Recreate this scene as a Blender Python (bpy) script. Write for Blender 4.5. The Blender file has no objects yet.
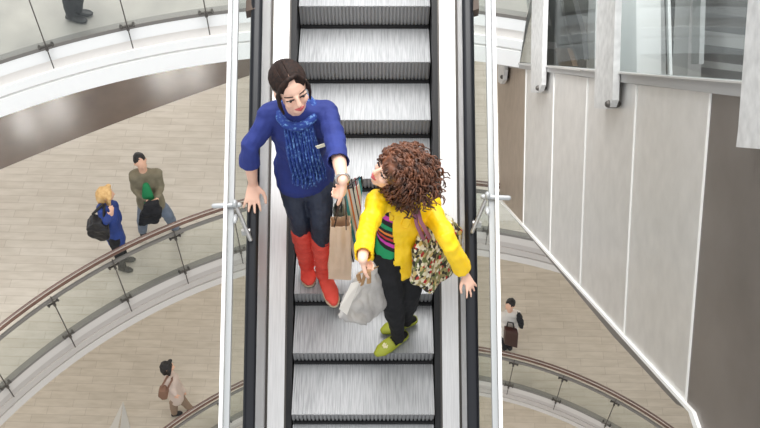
import bpy, math, random
from mathutils import Vector, Matrix, noise
random.seed(7)
C = bpy.context.scene.collection
PI = math.pi
# ------------------------------------------------------------------ view
F = 1000.0; PITCH = math.radians(53); CP, SP = math.cos(PITCH), math.sin(PITCH)
def ray(px, py):
    u = (px-380)/F; v = (214-py)/F
    return Vector((u, CP+v*SP, -SP+v*CP))
def at(px, py, Y=None, z=None, X=None, D=None):
    d = ray(px, py)
    if D is not None: return d*D
    if Y is not None: return d*(Y/d.y)
    if z is not None: return d*(z/d.z)
    return d*(X/d.x)
def at_len(px, py, P0, L, near=True):
    "point on the sight line through a pixel at distance L from P0"
    d = ray(px, py); a = d.dot(d); b = -2*d.dot(P0); c = P0.dot(P0)-L*L
    q = b*b-4*a*c
    if q < 0: return d*(-b/(2*a))
    s = math.sqrt(q); return d*((-b-s if near else -b+s)/(2*a))

# ------------------------------------------------------------------ materials
def lin(c):
    return tuple(((x/255)/12.92 if x/255 <= .04045 else ((x/255+.055)/1.055)**2.4) for x in c)+(1,)
MATS = {}
def mat(name, col, rough=.6, metal=0., col2=None, nscale=6, stretch=(1,1,1), bump=0., bscale=40, coat=0, spec=None, sheen=0):
    if name in MATS: return MATS[name]
    m = bpy.data.materials.new(name); m.use_nodes = True
    nt = m.node_tree; b = nt.nodes['Principled BSDF']; N = nt.nodes.new; L = nt.links.new
    b.inputs['Base Color'].default_value = lin(col); b.inputs['Roughness'].default_value = rough
    b.inputs['Metallic'].default_value = metal
    if coat: b.inputs['Coat Weight'].default_value = coat
    if sheen: b.inputs['Sheen Weight'].default_value = sheen
    if spec is not None: b.inputs['Specular IOR Level'].default_value = spec
    if col2 or bump:
        tc = N('ShaderNodeTexCoord'); mp = N('ShaderNodeMapping'); L(tc.outputs['Object'], mp.inputs[0])
        mp.inputs['Scale'].default_value = stretch
        if col2:
            n = N('ShaderNodeTexNoise'); n.inputs['Scale'].default_value = nscale; n.inputs['Detail'].default_value = 5
            L(mp.outputs[0], n.inputs['Vector'])
            r = N('ShaderNodeValToRGB'); r.color_ramp.elements[0].position = .32; r.color_ramp.elements[1].position = .68
            r.color_ramp.elements[0].color = lin(col); r.color_ramp.elements[1].color = lin(col2)
            L(n.outputs['Fac'], r.inputs[0]); L(r.outputs[0], b.inputs['Base Color'])
        if bump:
            n = N('ShaderNodeTexNoise'); n.inputs['Scale'].default_value = bscale; n.inputs['Detail'].default_value = 4
            L(mp.outputs[0], n.inputs['Vector'])
            bp = N('ShaderNodeBump'); bp.inputs['Strength'].default_value = bump; bp.inputs['Distance'].default_value = .01
            L(n.outputs['Fac'], bp.inputs['Height']); L(bp.outputs[0], b.inputs['Normal'])
    MATS[name] = m; return m

def glass_mat(name, tint, refl=.12, rough=.03, top=None):
    m = bpy.data.materials.new(name); m.use_nodes = True; nt = m.node_tree; nt.nodes.clear(); N = nt.nodes.new; L = nt.links.new
    o = N('ShaderNodeOutputMaterial'); t = N('ShaderNodeBsdfTransparent'); t.inputs[0].default_value = lin(tint)
    g = N('ShaderNodeBsdfGlossy'); g.inputs['Roughness'].default_value = rough; g.inputs[0].default_value = (.9, .93, .93, 1)
    lw = N('ShaderNodeLayerWeight'); lw.inputs[0].default_value = .3
    mr = N('ShaderNodeMapRange'); mr.inputs[3].default_value = refl*.4; mr.inputs[4].default_value = top or min(1, refl*1.6)
    mx = N('ShaderNodeMixShader'); L(lw.outputs['Fresnel'], mr.inputs[0]); L(mr.outputs[0], mx.inputs[0])
    L(t.outputs[0], mx.inputs[1]); L(g.outputs[0], mx.inputs[2]); L(mx.outputs[0], o.inputs[0])
    MATS[name] = m; return m

def floor_mat(name, brown=False, tile=(.7, .14), c1=(203,195,183), c2=(196,187,174), mortar=(180,170,156)):
    m = bpy.data.materials.new(name); m.use_nodes = True; nt = m.node_tree
    b = nt.nodes['Principled BSDF']; N = nt.nodes.new; L = nt.links.new
    tc = N('ShaderNodeTexCoord'); mp = N('ShaderNodeMapping'); L(tc.outputs['Object'], mp.inputs[0]); mp.inputs['Rotation'].default_value = (0,0,.03)
    br = N('ShaderNodeTexBrick'); L(mp.outputs[0], br.inputs['Vector'])
    br.inputs['Color1'].default_value = lin(c1); br.inputs['Color2'].default_value = lin(c2); br.inputs['Mortar'].default_value = lin(mortar)
    br.inputs['Scale'].default_value = 1; br.inputs['Brick Width'].default_value = tile[0]; br.inputs['Row Height'].default_value = tile[1]
    br.inputs['Mortar Size'].default_value = .005; br.inputs['Mortar Smooth'].default_value = .3; br.offset = .37
    n = N('ShaderNodeTexNoise'); n.inputs['Scale'].default_value = 3; n.inputs['Detail'].default_value = 6
    m2 = N('ShaderNodeMapping'); m2.inputs['Scale'].default_value = (1,4,1); L(tc.outputs['Object'], m2.inputs[0]); L(m2.outputs[0], n.inputs['Vector'])
    mx = N('ShaderNodeMix'); mx.data_type = 'RGBA'; mx.blend_type = 'MULTIPLY'; mx.inputs[0].default_value = 1
    r = N('ShaderNodeValToRGB'); r.color_ramp.elements[0].color = (.88,.87,.85,1); r.color_ramp.elements[1].color = (1,1,1,1); r.color_ramp.elements[0].position=.35; r.color_ramp.elements[1].position=.62
    L(n.outputs['Fac'], r.inputs[0]); L(br.outputs['Color'], mx.inputs[6]); L(r.outputs[0], mx.inputs[7])
    out = mx.outputs[2]
    b.inputs['Roughness'].default_value = .5
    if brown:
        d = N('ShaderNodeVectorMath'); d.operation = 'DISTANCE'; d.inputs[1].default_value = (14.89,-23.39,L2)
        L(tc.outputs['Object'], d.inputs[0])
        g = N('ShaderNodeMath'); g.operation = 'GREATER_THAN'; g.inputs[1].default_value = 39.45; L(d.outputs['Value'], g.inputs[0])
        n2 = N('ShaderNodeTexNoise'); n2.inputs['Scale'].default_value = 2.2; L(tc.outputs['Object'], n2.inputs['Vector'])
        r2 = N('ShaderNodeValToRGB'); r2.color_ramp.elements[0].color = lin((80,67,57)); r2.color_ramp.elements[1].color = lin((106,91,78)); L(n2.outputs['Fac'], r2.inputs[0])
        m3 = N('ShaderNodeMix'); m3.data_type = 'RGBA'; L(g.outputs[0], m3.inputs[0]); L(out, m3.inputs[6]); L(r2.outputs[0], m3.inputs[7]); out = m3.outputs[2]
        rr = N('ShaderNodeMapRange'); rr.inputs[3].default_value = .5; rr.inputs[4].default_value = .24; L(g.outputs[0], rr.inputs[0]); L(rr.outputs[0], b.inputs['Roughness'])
    L(out, b.inputs['Base Color'])
    MATS[name] = m; return m

def streak_mat(name, c1, c2, scale, stretch, rough=.35, metal=.9, r0=.3, r1=.7, bump=0):
    m = mat(name, c1, rough, metal, c2, scale, stretch)
    cr = [n for n in m.node_tree.nodes if n.type == 'VALTORGB'][0]
    cr.color_ramp.elements[0].position = r0; cr.color_ramp.elements[1].position = r1
    return m

# ------------------------------------------------------------------ mesh builder
class B:
    def __init__(s): s.v = []; s.f = []
    def add(s, vs, fs):
        k = len(s.v); s.v += [Vector(v) for v in vs]; s.f += [tuple(i+k for i in f) for f in fs]; return s
    def box(s, c, size, M=None):
        c = Vector(c); h = [x/2 for x in size]; vs = []
        for z in (-1,1):
            for y in (-1,1):
                for x in (-1,1):
                    p = Vector((x*h[0], y*h[1], z*h[2])); vs.append(c+(M@p if M else p))
        return s.add(vs, [(0,2,3,1),(4,5,7,6),(0,1,5,4),(2,6,7,3),(0,4,6,2),(1,3,7,5)])
    def prism(s, poly, ext):
        ext = Vector(ext); n = len(poly); poly = [Vector(p) for p in poly]
        vs = poly+[p+ext for p in poly]
        return s.add(vs, [tuple(range(n))[::-1], tuple(range(n, 2*n))]+[(i,(i+1)%n,(i+1)%n+n,i+n) for i in range(n)])
    def tube(s, pts, rad, seg=12, side=None, cap=True, rnd=True):
        pts = [Vector(p) for p in pts]; n = len(pts)
        if not isinstance(rad, (list, tuple)): rad = [rad]*n
        rad = [(r, r) if not isinstance(r, tuple) else r for r in rad]
        T = [(pts[min(i+1,n-1)]-pts[max(i-1,0)]).normalized() for i in range(n)]
        if side is None:
            side = T[0].orthogonal()
        rings = []; u = Vector(side)
        P2 = list(zip(pts, rad, T))
        if rnd and cap:
            e0 = [(pts[0]-T[0]*min(rad[0])*k2, (rad[0][0]*k1, rad[0][1]*k1), T[0]) for k1, k2 in ((.45,.85),(.8,.55))]
            e1 = [(pts[-1]+T[-1]*min(rad[-1])*k2, (rad[-1][0]*k1, rad[-1][1]*k1), T[-1]) for k1, k2 in ((.8,.55),(.45,.85))]
            P2 = e0+P2+e1
        vs = []
        for p, r, t in P2:
            uu = u-t*u.dot(t)
            if uu.length < 1e-5: uu = t.orthogonal()
            uu.normalize(); w = t.cross(uu)
            if side is not None: u = uu
            for k in range(seg):
                a = 2*PI*k/seg; vs.append(p+uu*math.cos(a)*r[0]+w*math.sin(a)*r[1])
        m = len(P2); fs = [(i*seg+k, i*seg+(k+1)%seg, (i+1)*seg+(k+1)%seg, (i+1)*seg+k) for i in range(m-1) for k in range(seg)]
        if cap: fs += [tuple(range(seg))[::-1], tuple(range((m-1)*seg, m*seg))]
        return s.add(vs, fs)
    def ell(s, c, r, M=None, nu=14, nv=9):
        c = Vector(c); vs = []; fs = []
        for j in range(1, nv):
            t = PI*j/nv
            for i in range(nu):
                a = 2*PI*i/nu; p = Vector((math.sin(t)*math.cos(a)*r[0], math.sin(t)*math.sin(a)*r[1], math.cos(t)*r[2]))
                vs.append(c+(M@p if M else p))
        for j in range(nv-2):
            for i in range(nu): fs.append((j*nu+i, (j+1)*nu+i, (j+1)*nu+(i+1)%nu, j*nu+(i+1)%nu))
        top = len(vs); e = Vector((0,0,r[2])); e = M@e if M else e
        vs += [c+e, c-e]
        fs += [(top, i, (i+1)%nu) for i in range(nu)]+[(top+1, (nv-2)*nu+(i+1)%nu, (nv-2)*nu+i) for i in range(nu)]
        return s.add(vs, fs)
    def ring(s, cx, cy, r0, r1, z0, z1, a0, a1, n):
        vs = []
        for i in range(n+1):
            a = a0+(a1-a0)*i/n; ca, sa = math.cos(a), math.sin(a)
            vs += [(cx+r*ca, cy+r*sa, z) for r, z in ((r0,z0),(r1,z0),(r1,z1),(r0,z1))]
        fs = [(0,1,2,3), (n*4+3,n*4+2,n*4+1,n*4)]
        for i in range(n):
            for k in range(4): fs.append((i*4+k, (i+1)*4+k, (i+1)*4+(k+1)%4, i*4+(k+1)%4))
        return s.add(vs, fs)
    def loft(s, secs, closed=True):
        "secs: list of equal length point loops"
        n = len(secs[0]); vs = [p for q in secs for p in q]; m = len(secs)
        fs = [(i*n+k, i*n+(k+1)%n, (i+1)*n+(k+1)%n, (i+1)*n+k) for i in range(m-1) for k in range(n if closed else n-1)]
        if closed: fs += [tuple(range(n))[::-1], tuple(range((m-1)*n, m*n))]
        return s.add(vs, fs)

def wloc(o):
    v = Vector((0,0,0))
    while o: v = v+o.location; o = o.parent
    return v
def link(name, me, material, parent, smooth):
    me.materials.append(material)
    if smooth:
        me.polygons.foreach_set('use_smooth', [True]*len(me.polygons))
    o = bpy.data.objects.new(name, me); C.objects.link(o); o.parent = parent; return o
def obj(name, b, material, parent=None, smooth=False, solid=0, org=None, bevel=0, sub=0, loc=None):
    off = wloc(parent) if parent else Vector((0,0,0))
    l = Vector(loc)-off if loc is not None else Vector((0,0,0))
    me = bpy.data.meshes.new(name); me.from_pydata([v-off-l for v in b.v], [], b.f); me.validate(); me.update()
    import bmesh
    bm = bmesh.new(); bm.from_mesh(me); bmesh.ops.recalc_face_normals(bm, faces=bm.faces); bm.to_mesh(me); bm.free()
    o = link(name, me, material, parent, smooth); o.location = l
    if solid:
        q = o.modifiers.new('s', 'SOLIDIFY'); q.thickness = solid; q.offset = 0
    if bevel:
        q = o.modifiers.new('b', 'BEVEL'); q.width = bevel; q.segments = 2; q.limit_method = 'ANGLE'
    if sub:
        q = o.modifiers.new('u', 'SUBSURF'); q.levels = sub; q.render_levels = sub
    return o
def blob(name, b, material, parent, voxel=.006, smooth_it=3, disp=None, cut=None, solid=0):
    "union of closed pieces -> one continuous skin"
    me = bpy.data.meshes.new('t'); me.from_pydata(b.v, [], b.f); me.update()
    import bmesh
    bm = bmesh.new(); bm.from_mesh(me); bmesh.ops.recalc_face_normals(bm, faces=bm.faces); bm.to_mesh(me); bm.free()
    o = bpy.data.objects.new('t', me); C.objects.link(o)
    r = o.modifiers.new('r', 'REMESH'); r.mode = 'VOXEL'; r.voxel_size = voxel
    if smooth_it:
        q = o.modifiers.new('s', 'SMOOTH'); q.iterations = smooth_it; q.factor = .5
    dg = bpy.context.evaluated_depsgraph_get(); ev = o.evaluated_get(dg); m2 = bpy.data.meshes.new_from_object(ev)
    bpy.data.objects.remove(o); m2.name = name
    off = wloc(parent)
    if disp:
        nn = [v.normal.copy() for v in m2.vertices]
        for v, n in zip(m2.vertices, nn): v.co = v.co+n*disp(v.co)
    if cut:
        bm = bmesh.new(); bm.from_mesh(m2)
        bmesh.ops.delete(bm, geom=[v for v in bm.verts if cut(v.co)], context='VERTS'); bm.to_mesh(m2); bm.free()
    for v in m2.vertices: v.co = v.co-off
    m2.materials.clear()
    ob = link(name, m2, material, parent, True)
    if solid:
        q = ob.modifiers.new('s', 'SOLIDIFY'); q.thickness = solid; q.offset = -1
    return ob
def thing(name, label, cat, loc=(0,0,0), group=None, kind=None):
    o = bpy.data.objects.new(name, None); C.objects.link(o); o.location = loc; o.empty_display_size = .1
    return tag(o, label, cat, group, kind)
def tag(o, label=None, cat=None, group=None, kind=None):
    if label: o['label'] = label
    if cat: o['category'] = cat
    if group: o['group'] = group
    if kind: o['kind'] = kind
    return o

# ------------------------------------------------------------------ levels of the atrium
L3, L2, L1, L0 = -7.7, -12.2, -16.7, -21.2
steel = streak_mat('brushed_steel', (176,174,171), (198,196,193), 8, (1,30,30), .42, .85)
dsteel = mat('dark_steel', (92,88,84), .4, .8)
white_p = mat('white_plaster', (226,223,218), .55)
white_b = mat('white_lacquer', (252,252,250), .35)
cream = mat('cream_plaster', (212,205,196), .6)
warm = mat('warm_white_plaster', (246,241,235), .5)
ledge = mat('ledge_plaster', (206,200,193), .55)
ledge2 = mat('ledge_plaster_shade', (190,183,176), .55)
grey_p = mat('grey_channel', (128,124,119), .5, .3)
wood = mat('brown_handrail_wood', (88,64,54), .35, 0, (106,78,66), 5, (1,1,1), coat=.4)
pale = mat('pale_rail_strip', (196,186,176), .4, .4)
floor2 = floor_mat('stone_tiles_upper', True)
floor1 = floor_mat('stone_tiles_lower', False, (.7,.16), (198,188,173), (190,180,165), (174,163,149))
floor3 = mat('grey_polished_stone', (168,163,155), .3, 0, (140,136,130), 1.6)
g_rail = glass_mat('railing_glass', (247,249,248), .07)
g_guard = glass_mat('guard_glass', (249,251,250), .03)
g_wall = glass_mat('side_glass', (226,229,229), .08, .03, .13)
lampm = bpy.data.materials.new('downlight_glow'); lampm.use_nodes = True
_b = lampm.node_tree.nodes['Principled BSDF']; _b.inputs['Emission Color'].default_value = (1,.97,.92,1); _b.inputs['Emission Strength'].default_value = 230
MATS['lamp'] = lampm

LV = {3: ((-.33,.60), 8.21, L3, .72), 2: ((.41,2.05), 6.93, L2, .62), 1: ((.65,2.5), 6.36, L1, .6)}
def slab(n, fm, rout, a0, a1, amax=None):
    (cx,cy), R, L, th = LV[n]
    fl = B().ring(cx, cy, R+.02, rout, L-.1, L, a0, a1, 90)
    tag(obj('floor', fl, fm), kind='structure')
    tag(obj('ceiling', B().ring(cx, cy, R+.02, rout, L-th, L-.1, a0, a1, 90), white_p), kind='structure')
    # stepped white edge moulding, seen from the void
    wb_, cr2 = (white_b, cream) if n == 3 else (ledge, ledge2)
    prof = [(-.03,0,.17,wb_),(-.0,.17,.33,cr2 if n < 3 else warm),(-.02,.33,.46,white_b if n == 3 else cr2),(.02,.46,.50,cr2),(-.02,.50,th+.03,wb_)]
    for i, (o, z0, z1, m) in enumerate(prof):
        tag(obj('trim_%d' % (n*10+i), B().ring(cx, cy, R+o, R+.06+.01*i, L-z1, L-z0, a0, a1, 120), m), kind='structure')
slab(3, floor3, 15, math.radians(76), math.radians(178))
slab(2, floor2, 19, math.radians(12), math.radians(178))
slab(1, floor1, 22, math.radians(8), math.radians(178))
tag(obj('floor', B().ring(.5, 2, .0, 26, L0-.1, L0, math.radians(-40), math.radians(220), 60), floor1), kind='structure')

def ang(n, px, py, dz=0):
    (cx,cy), R, L, th = LV[n]; P = at(px, py, z=L+dz); return math.atan2(P.y-cy, P.x-cx)
def balustrade(n, label, angs, a0, a1, H=1.1):
    (cx,cy), R, L, th = LV[n]
    pa = lambda a, r, z: Vector((cx+r*math.cos(a), cy+r*math.sin(a), z))
    am = (a0+a1)/2
    t = thing('glass_balustrade', label, 'railing', pa(am, R, L))
    ns = 100
    arc = [a0+(a1-a0)*i/ns for i in range(ns+1)]
    b = B(); b.tube([pa(a, R+.02, L+H) for a in arc], [(.032,.026)]*(ns+1), 10, side=(0,0,1)); obj('handrail', b, wood, t, True)
    obj('rail_strip', B().ring(cx, cy, R-.045, R-.008, L+H-.005, L+H+.02, a0, a1, ns), wood, t)
    obj('rail_seat', B().ring(cx, cy, R-.016, R-.002, L+H+.0, L+H+.028, a0, a1, ns), pale, t)
    obj('top_channel', B().ring(cx, cy, R-.05, R-.015, L+H-.16, L+H-.11, a0, a1, ns), grey_p, t)
    obj('base_channel', B().ring(cx, cy, R-.035, R+.05, L+.0, L+.05, a0, a1, ns), grey_p, t)
    aa = sorted(angs)
    ends = [a0]+aa+[a1]
    for i in range(len(ends)-1):
        if abs(ends[i+1]-ends[i]) < .02: continue
        g = .007/R
        obj('glass_panel', B().ring(cx, cy, R-.034, R-.022, L+.04, L+H-.1, ends[i]+g, ends[i+1]-g, 14), g_rail, t)
    for a in aa:
        e = Vector((math.cos(a), math.sin(a), 0)); w = Vector((-math.sin(a), math.cos(a), 0))
        M = Matrix((w, e, Vector((0,0,1)))).transposed()
        p = obj('post', B().box(pa(a, R-.075, L+H/2-.13), (.013,.022,H+.22), M), dsteel, t)
        for z in (L+H-.2, L+.06):
            c = B().box(pa(a, R-.045, z), (.12,.02,.022), M).box(pa(a, R-.07, z), (.035,.05,.05), M)
            for s in (-1,1): c.tube([pa(a, R-.06, z)+w*s*.07, pa(a, R-.015, z)+w*s*.07], .016, 8)
            obj('clamp', c, dsteel, p)
    return t
A2 = [ang(2,x,y) for x, y in ((8,388),(69,336),(126,299),(184,271),(240,251))]
st = (A2[0]-A2[4])/4
A2 += [A2[4]-st*k for k in range(1,6)]
balustrade(2, 'long curved glass railing with brown handrail beside the talking couple, middle floor', A2, A2[-1]-.06, math.radians(158))
A1 = [ang(1,x,y) for x, y in ((225,420),(509,385),(557,399),(607,423))]
st = (A1[1]-A1[3])/2
A1 = A1[1:]+[A1[0]]+[A1[0]-st*1.02, A1[0]+st, A1[3]-st, A1[3]-2*st]
balustrade(1, 'curved glass railing with brown handrail in front of the walking woman, lowest level', A1, min(A1)-.1, max(A1)+.2)
A3 = [ang(3,x,y) for x, y in ((48,52),(129,33),(207,19))]
st = (A3[0]-A3[2])/2
A3 += [A3[2]-st*k for k in (1,2,3) if A3[2]-st*k > math.radians(76.8)]+[A3[0]+st]
balustrade(3, 'clear glass railing along the bright white balcony edge, top left', A3, math.radians(76), max(A3)+.1)
# recessed lamps in the ceiling over the brown floor
for px, py in ((24,122),(58,108),(164,76),(196,70),(-30,150)):
    P = at(px, py, z=L2); k = (-L2-(L3-.72-L2))/(-L2)   # mirror geometry: camera at height -L2 over the floor
    hz = (L3-.72)-L2; X = P*(1+hz/(-L2)); c = Vector((X.x, X.y, L3-.73))
    t = thing('downlight', 'round ceiling spotlight mirrored in the brown floor', 'light', c, 'recessed downlights under the white balcony')
    obj('rim', B().ring(c.x, c.y, .13, .16, c.z-.01, c.z+.01, 0, 2*PI, 24), steel, t)
    obj('lens', B().ring(c.x, c.y, .0, .13, c.z-.006, c.z+.006, 0, 2*PI, 24), lampm, t)

# ------------------------------------------------------------------ escalator
EX = -.096; HW = .41
RS = [.125,.130,.130,.125,.125,.165,.185,.185,.185,.185,.185]; TD = [.322,.322,.325,.338,.328,.312,.300,.295,.295,.295,.295]
y0 = at(380,424,D=5.77)
noses = []; Y, Z = y0.y, y0.z
for i, r in enumerate(RS):
    noses.append((Y, Z, r, TD[i])); Z += r; Y += TD[i]
Yb, Zb = y0.y, y0.z
pre = []
for k in range(4):
    Yb -= .322; Zb -= .125; pre.insert(0, (Yb, Zb, .125, .322))
steps = pre+noses
tops = [(y, z+r) for y, z, r, d in steps]
def nose(Yq):
    for (ya, za), (yb, zb) in zip(tops, tops[1:]):
        if Yq <= yb or (yb == tops[-1][0]): return za+(zb-za)*(Yq-ya)/(yb-ya)
    return tops[-1][1]
YS = [tops[0][0]-.3+(tops[-1][0]+.3-tops[0][0]+.3)*i/40 for i in range(41)]
YC = 3.62; ZC = nose(YC)
def snose(Yq):  # the straight line the balustrades follow
    return ZC+(Yq-YC)*math.tan(math.radians(28.4))
def onprof(px, py, h):
    d = ray(px, py); lo, hi = 2., 9.
    for _ in range(50):
        m = (lo+hi)/2; P = d*m
        if P.z > snose(P.y)+h: lo = m
        else: hi = m
    return d*lo
esc = thing('escalator', 'wide steel escalator with grooved grey steps and black rubber handrails', 'escalator', (EX, 3.5, snose(3.5)-1.2))
tread_m = streak_mat('tread_aluminium', (150,151,153), (188,189,190), 46, (3.2,.14,.3), .5, .25, .3, .62)
riser_m = mat('riser_aluminium', (168,168,168), .5, .3)
black_m = mat('black_rubber', (14,15,21), .28, 0, spec=.5)
gap_m = mat('black_skirt', (24,24,26), .5)
deck_m = streak_mat('deck_steel', (212,210,208), (228,226,224), 6, (30,1,1), .36, .5)
panel_m = mat('pale_inner_panel', (214,213,212), .35, .3)
for (y, z, r, d) in steps:
    b = B(); zt = z+r; hw = HW-.004
    # tread: shallow grooves
    n = 62; vs = []; prof = []
    for i in range(n):
        x0 = -hw+2*hw*i/n; w = 2*hw/n
        prof += [(x0, 0), (x0+w*.6, 0), (x0+w*.6, -.006), (x0+w, -.006)]
    A = [Vector((EX+x, y, zt+h)) for x, h in prof]; D2 = [Vector((EX+x, y+d+.02, zt+h)) for x, h in prof]
    k = len(A); b.add(A+D2, [(i, i+1, k+i+1, k+i) for i in range(k-1)])
    s = obj('step', b, tread_m, esc, loc=(EX, y, zt))
    # riser: ribbed and bulging
    b = B(); prof = []; n = 36
    for i in range(n):
        x0 = -hw+2*hw*i/n; w = 2*hw/n; prof += [(x0, 0), (x0+w*.55, 0), (x0+w*.62, .009), (x0+w*.93, .009)]
    secs = []
    for j in range(6):
        t = j/5; yy = y+.012*t*t; secs.append([Vector((EX+x, yy+e, zt-.002-(r-.022)*t)) for x, e in prof])
    b.loft(secs, closed=False)
    obj('riser', b, riser_m, s)
    b = B(); b.box((EX, y+.009, z+.008), (2*hw, .022, .022)); obj('comb_gap', b, gap_m, s)
def strip(name, pts, material, X0=0, smooth=False, parent=esc, ys=YS):
    "sweep a closed X/height outline along the incline"
    secs = [[Vector((EX+x, yy, snose(yy)+h)) for x, h in pts] for yy in ys]
    return obj(name, B().loft(secs), material, parent, smooth)
def px_x(px, py, h): return onprof(px, py, h).x-EX
def ox(off, h): return off/1000*(lambda P: P.y*CP-P.z*SP)(onprof(362.6, 214, h))
d0, d1 = ox(77,.06), ox(93.3,.08); g0 = ox(95.6,.07); p0, p1 = ox(96.2,.03), ox(103,.78); hc = ox(109.2,.85)
for s in (-1, 1):
    q = lambda pts: [(s*x, h) for x, h in (pts if s > 0 else pts[::-1])]
    strip('skirt', q([(HW+.004,-.35),(d0-.010,-.35),(d0-.010,.05),(HW+.004,.05)]), gap_m)
    strip('skirt_trim', q([(d0-.010,-.2),(d0,-.2),(d0,.062),(d0-.010,.062)]), dsteel)
    strip('deck_panel', q([(d0,-.1),(d1,-.1),(d1,.08),(d0,.06)]), deck_m)
    strip('deck_groove', q([(d1,-.1),(g0,-.1),(g0,.06),(d1,.06)]), dsteel)
    strip('inner_panel', q([(p0,-.1),(p0+.018,-.1),(p1+.012,.79),(p1-.004,.79)]), panel_m)
    strip('outer_panel', q([(p0+.018,-.55),(p0+.026,-.55),(p0+.026,.72),(p0+.018,.72)]), deck_m)
    hp = [(hc+.032*math.cos(a), .83+.022*math.sin(a)) for a in [2*PI*k/14 for k in range(14)]]
    strip('rubber_handrail', q(hp), black_m, smooth=True)
    strip('handrail_guide', q([(hc-.020,.76),(hc+.020,.76),(hc+.020,.815),(hc-.020,.815)]), dsteel)
gA, gB, gC, gD = ox(127.8,.94), ox(133.2,.94), ox(134.6,.98), ox(137.8,.98)
strip('truss', [(-.575,-.62),(.575,-.62),(.575,-.40),(-.575,-.40)], dsteel)

# sloping side guards parallel to the escalator
def guard(s, label):
    g = thing('glass_guard', label, 'guard', (EX+s*.68, 3.5, snose(3.5)))
    q = lambda pts: [(s*x, h) for x, h in (pts if s > 0 else pts[::-1])]
    strip('edge_bar', q([(gC,.93),(gD,.93),(gD,.98),(gC,.98)]), white_b, parent=g)
    strip('flat_bar', q([(gA,.90),(gB,.90),(gB,.94),(gA,.94)]), guardm, parent=g)
    strip('seam_strip', q([(gB,.90),(gC,.90),(gC,.925),(gB,.925)]), dsteel, parent=g)
    strip('glass_panel', q([(gB-.012,-.5),(gB-.004,-.5),(gB-.004,.90),(gB-.012,.90)]), g_guard, parent=g)
    for px, py in (((240,206),) if s < 0 else ((493,198),)):
        P = onprof(px, py, .95)
        c = B().tube([(EX+s*.625, P.y, P.z+.01), (EX+s*.76, P.y, P.z+.0)], .013, 10)
        c.ell((EX+s*.648, P.y, P.z+.02), (.015,.022,.022))
        c.ell((EX+s*.648, P.y-.06, P.z-.03), (.014,.03,.014))
        b2 = B().tube([(EX+s*.645, P.y, P.z), (EX+s*.575, P.y-.12, P.z-.13)], .011, 8)
        b2.box((EX+s*.60, P.y-.08, P.z-.12), (.045,.015,.04))
        k = obj('clamp', c, guardm, g, True); obj('bracket', b2, steel, k)
guardm = mat('satin_white_steel', (176,178,178), .4, .3)
guard(-1, 'pale sloping glass guard with clamp on the left side of the escalator')
guard(1, 'pale sloping glass guard with clamp on the right side of the escalator')
bracket_m = mat('brown_bracket', (84,70,60), .6)
for s, px in ((-1,243),(1,480)):
    P = onprof(px, 4, .8); X = EX+s*.605
    b = B().prism([(X-.026,P.y-.06,P.z),(X+.026,P.y-.06,P.z+.02),(X+.026,P.y+.2,P.z+.1),(X-.026,P.y+.2,P.z+.1)], (0,0,-.05))
    tag(obj('mounting_bracket', b, bracket_m), 'dark brown bracket beside the %s handrail at the top' % ('left' if s < 0 else 'right'), 'bracket')

# ------------------------------------------------------------------ clad wall and glazing on the right
WX = 1.68
W = lambda px, py, x=WX: at(px, py, X=x)
clad = streak_mat('clad_steel', (214,212,209), (226,224,221), 5, (1,1.2,1.2), .36, .5)
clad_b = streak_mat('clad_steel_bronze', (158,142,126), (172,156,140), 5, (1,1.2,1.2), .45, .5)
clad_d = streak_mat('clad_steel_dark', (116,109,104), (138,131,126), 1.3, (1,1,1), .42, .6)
seam_m = mat('seam_white', (244,242,238), .4)
wall = thing('wall_right', 'wall of steel cladding panels rising along the right side', 'wall', W(620,250), kind='structure')
for k in ('label','category'): del wall[k]
tops_p = [(497,64),(526,68),(554,73),(587.5,77.5),(636.5,84.5),(710.5,93),(790,103)]
bots_p = [(500,200),(523,226),(549.6,255),(579.7,288),(623.6,336.5),(685.2,404)]
for i in range(5):
    poly = [W(*tops_p[i]), W(*tops_p[i+1]), W(*bots_p[i+1]), W(*bots_p[i])]
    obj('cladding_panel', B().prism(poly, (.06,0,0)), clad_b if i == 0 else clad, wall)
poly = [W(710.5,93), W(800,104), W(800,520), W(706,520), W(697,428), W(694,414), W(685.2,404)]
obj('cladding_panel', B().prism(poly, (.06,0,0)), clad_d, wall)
for i in range(1, 6):
    a, b_ = W(*tops_p[i]), W(*bots_p[i]); w = [.6,.6,.8,.9,1.6][i-1]*1.0
    a2 = W(tops_p[i][0]+w, tops_p[i][1]); c2 = W(bots_p[i][0]+w, bots_p[i][1])
    obj('panel_seam', B().prism([a, a2, c2, b_], (-.006,0,0)), seam_m, wall)
edge = [(499,199),(560,267),(620,333),(692,412),(697,428),(704,520)]
ed2 = [(501,199),(562.5,267),(623,333),(696,412),(701.5,428),(709,520)]
b = B()
for i in range(5): b.prism([W(*edge[i]), W(*ed2[i]), W(*ed2[i+1]), W(*edge[i+1])], (-.02,0,0))
obj('edge_trim', b, seam_m, wall)
e3 = [(499.5,200),(560,268),(619,334),(686,412),(690,416)]
e4 = [(498.8,200),(558,270),(613,336),(676,404),(689,417)]
b = B()
for i in range(3): b.prism([W(*e4[i]), W(*edge[i]), W(*edge[i+1]), W(*e4[i+1])], (.10,0,0))
obj('edge_flange', b, grey_p, wall)
tl = [(497,61),(531,65),(580,69.5),(611,72.5),(742,82.5),(800,87)]
tb = [(497,66),(531,70),(580,76),(611,81),(742,97),(800,105)]
b = B()
for i in range(5): b.prism([W(*tl[i],WX-.03), W(*tl[i+1],WX-.03), W(*tb[i+1],WX-.03), W(*tb[i],WX-.03)], (.09,0,0))
obj('top_channel', b, mat('channel_steel', (160,159,158), .4, .3), wall)
b = B()
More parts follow.
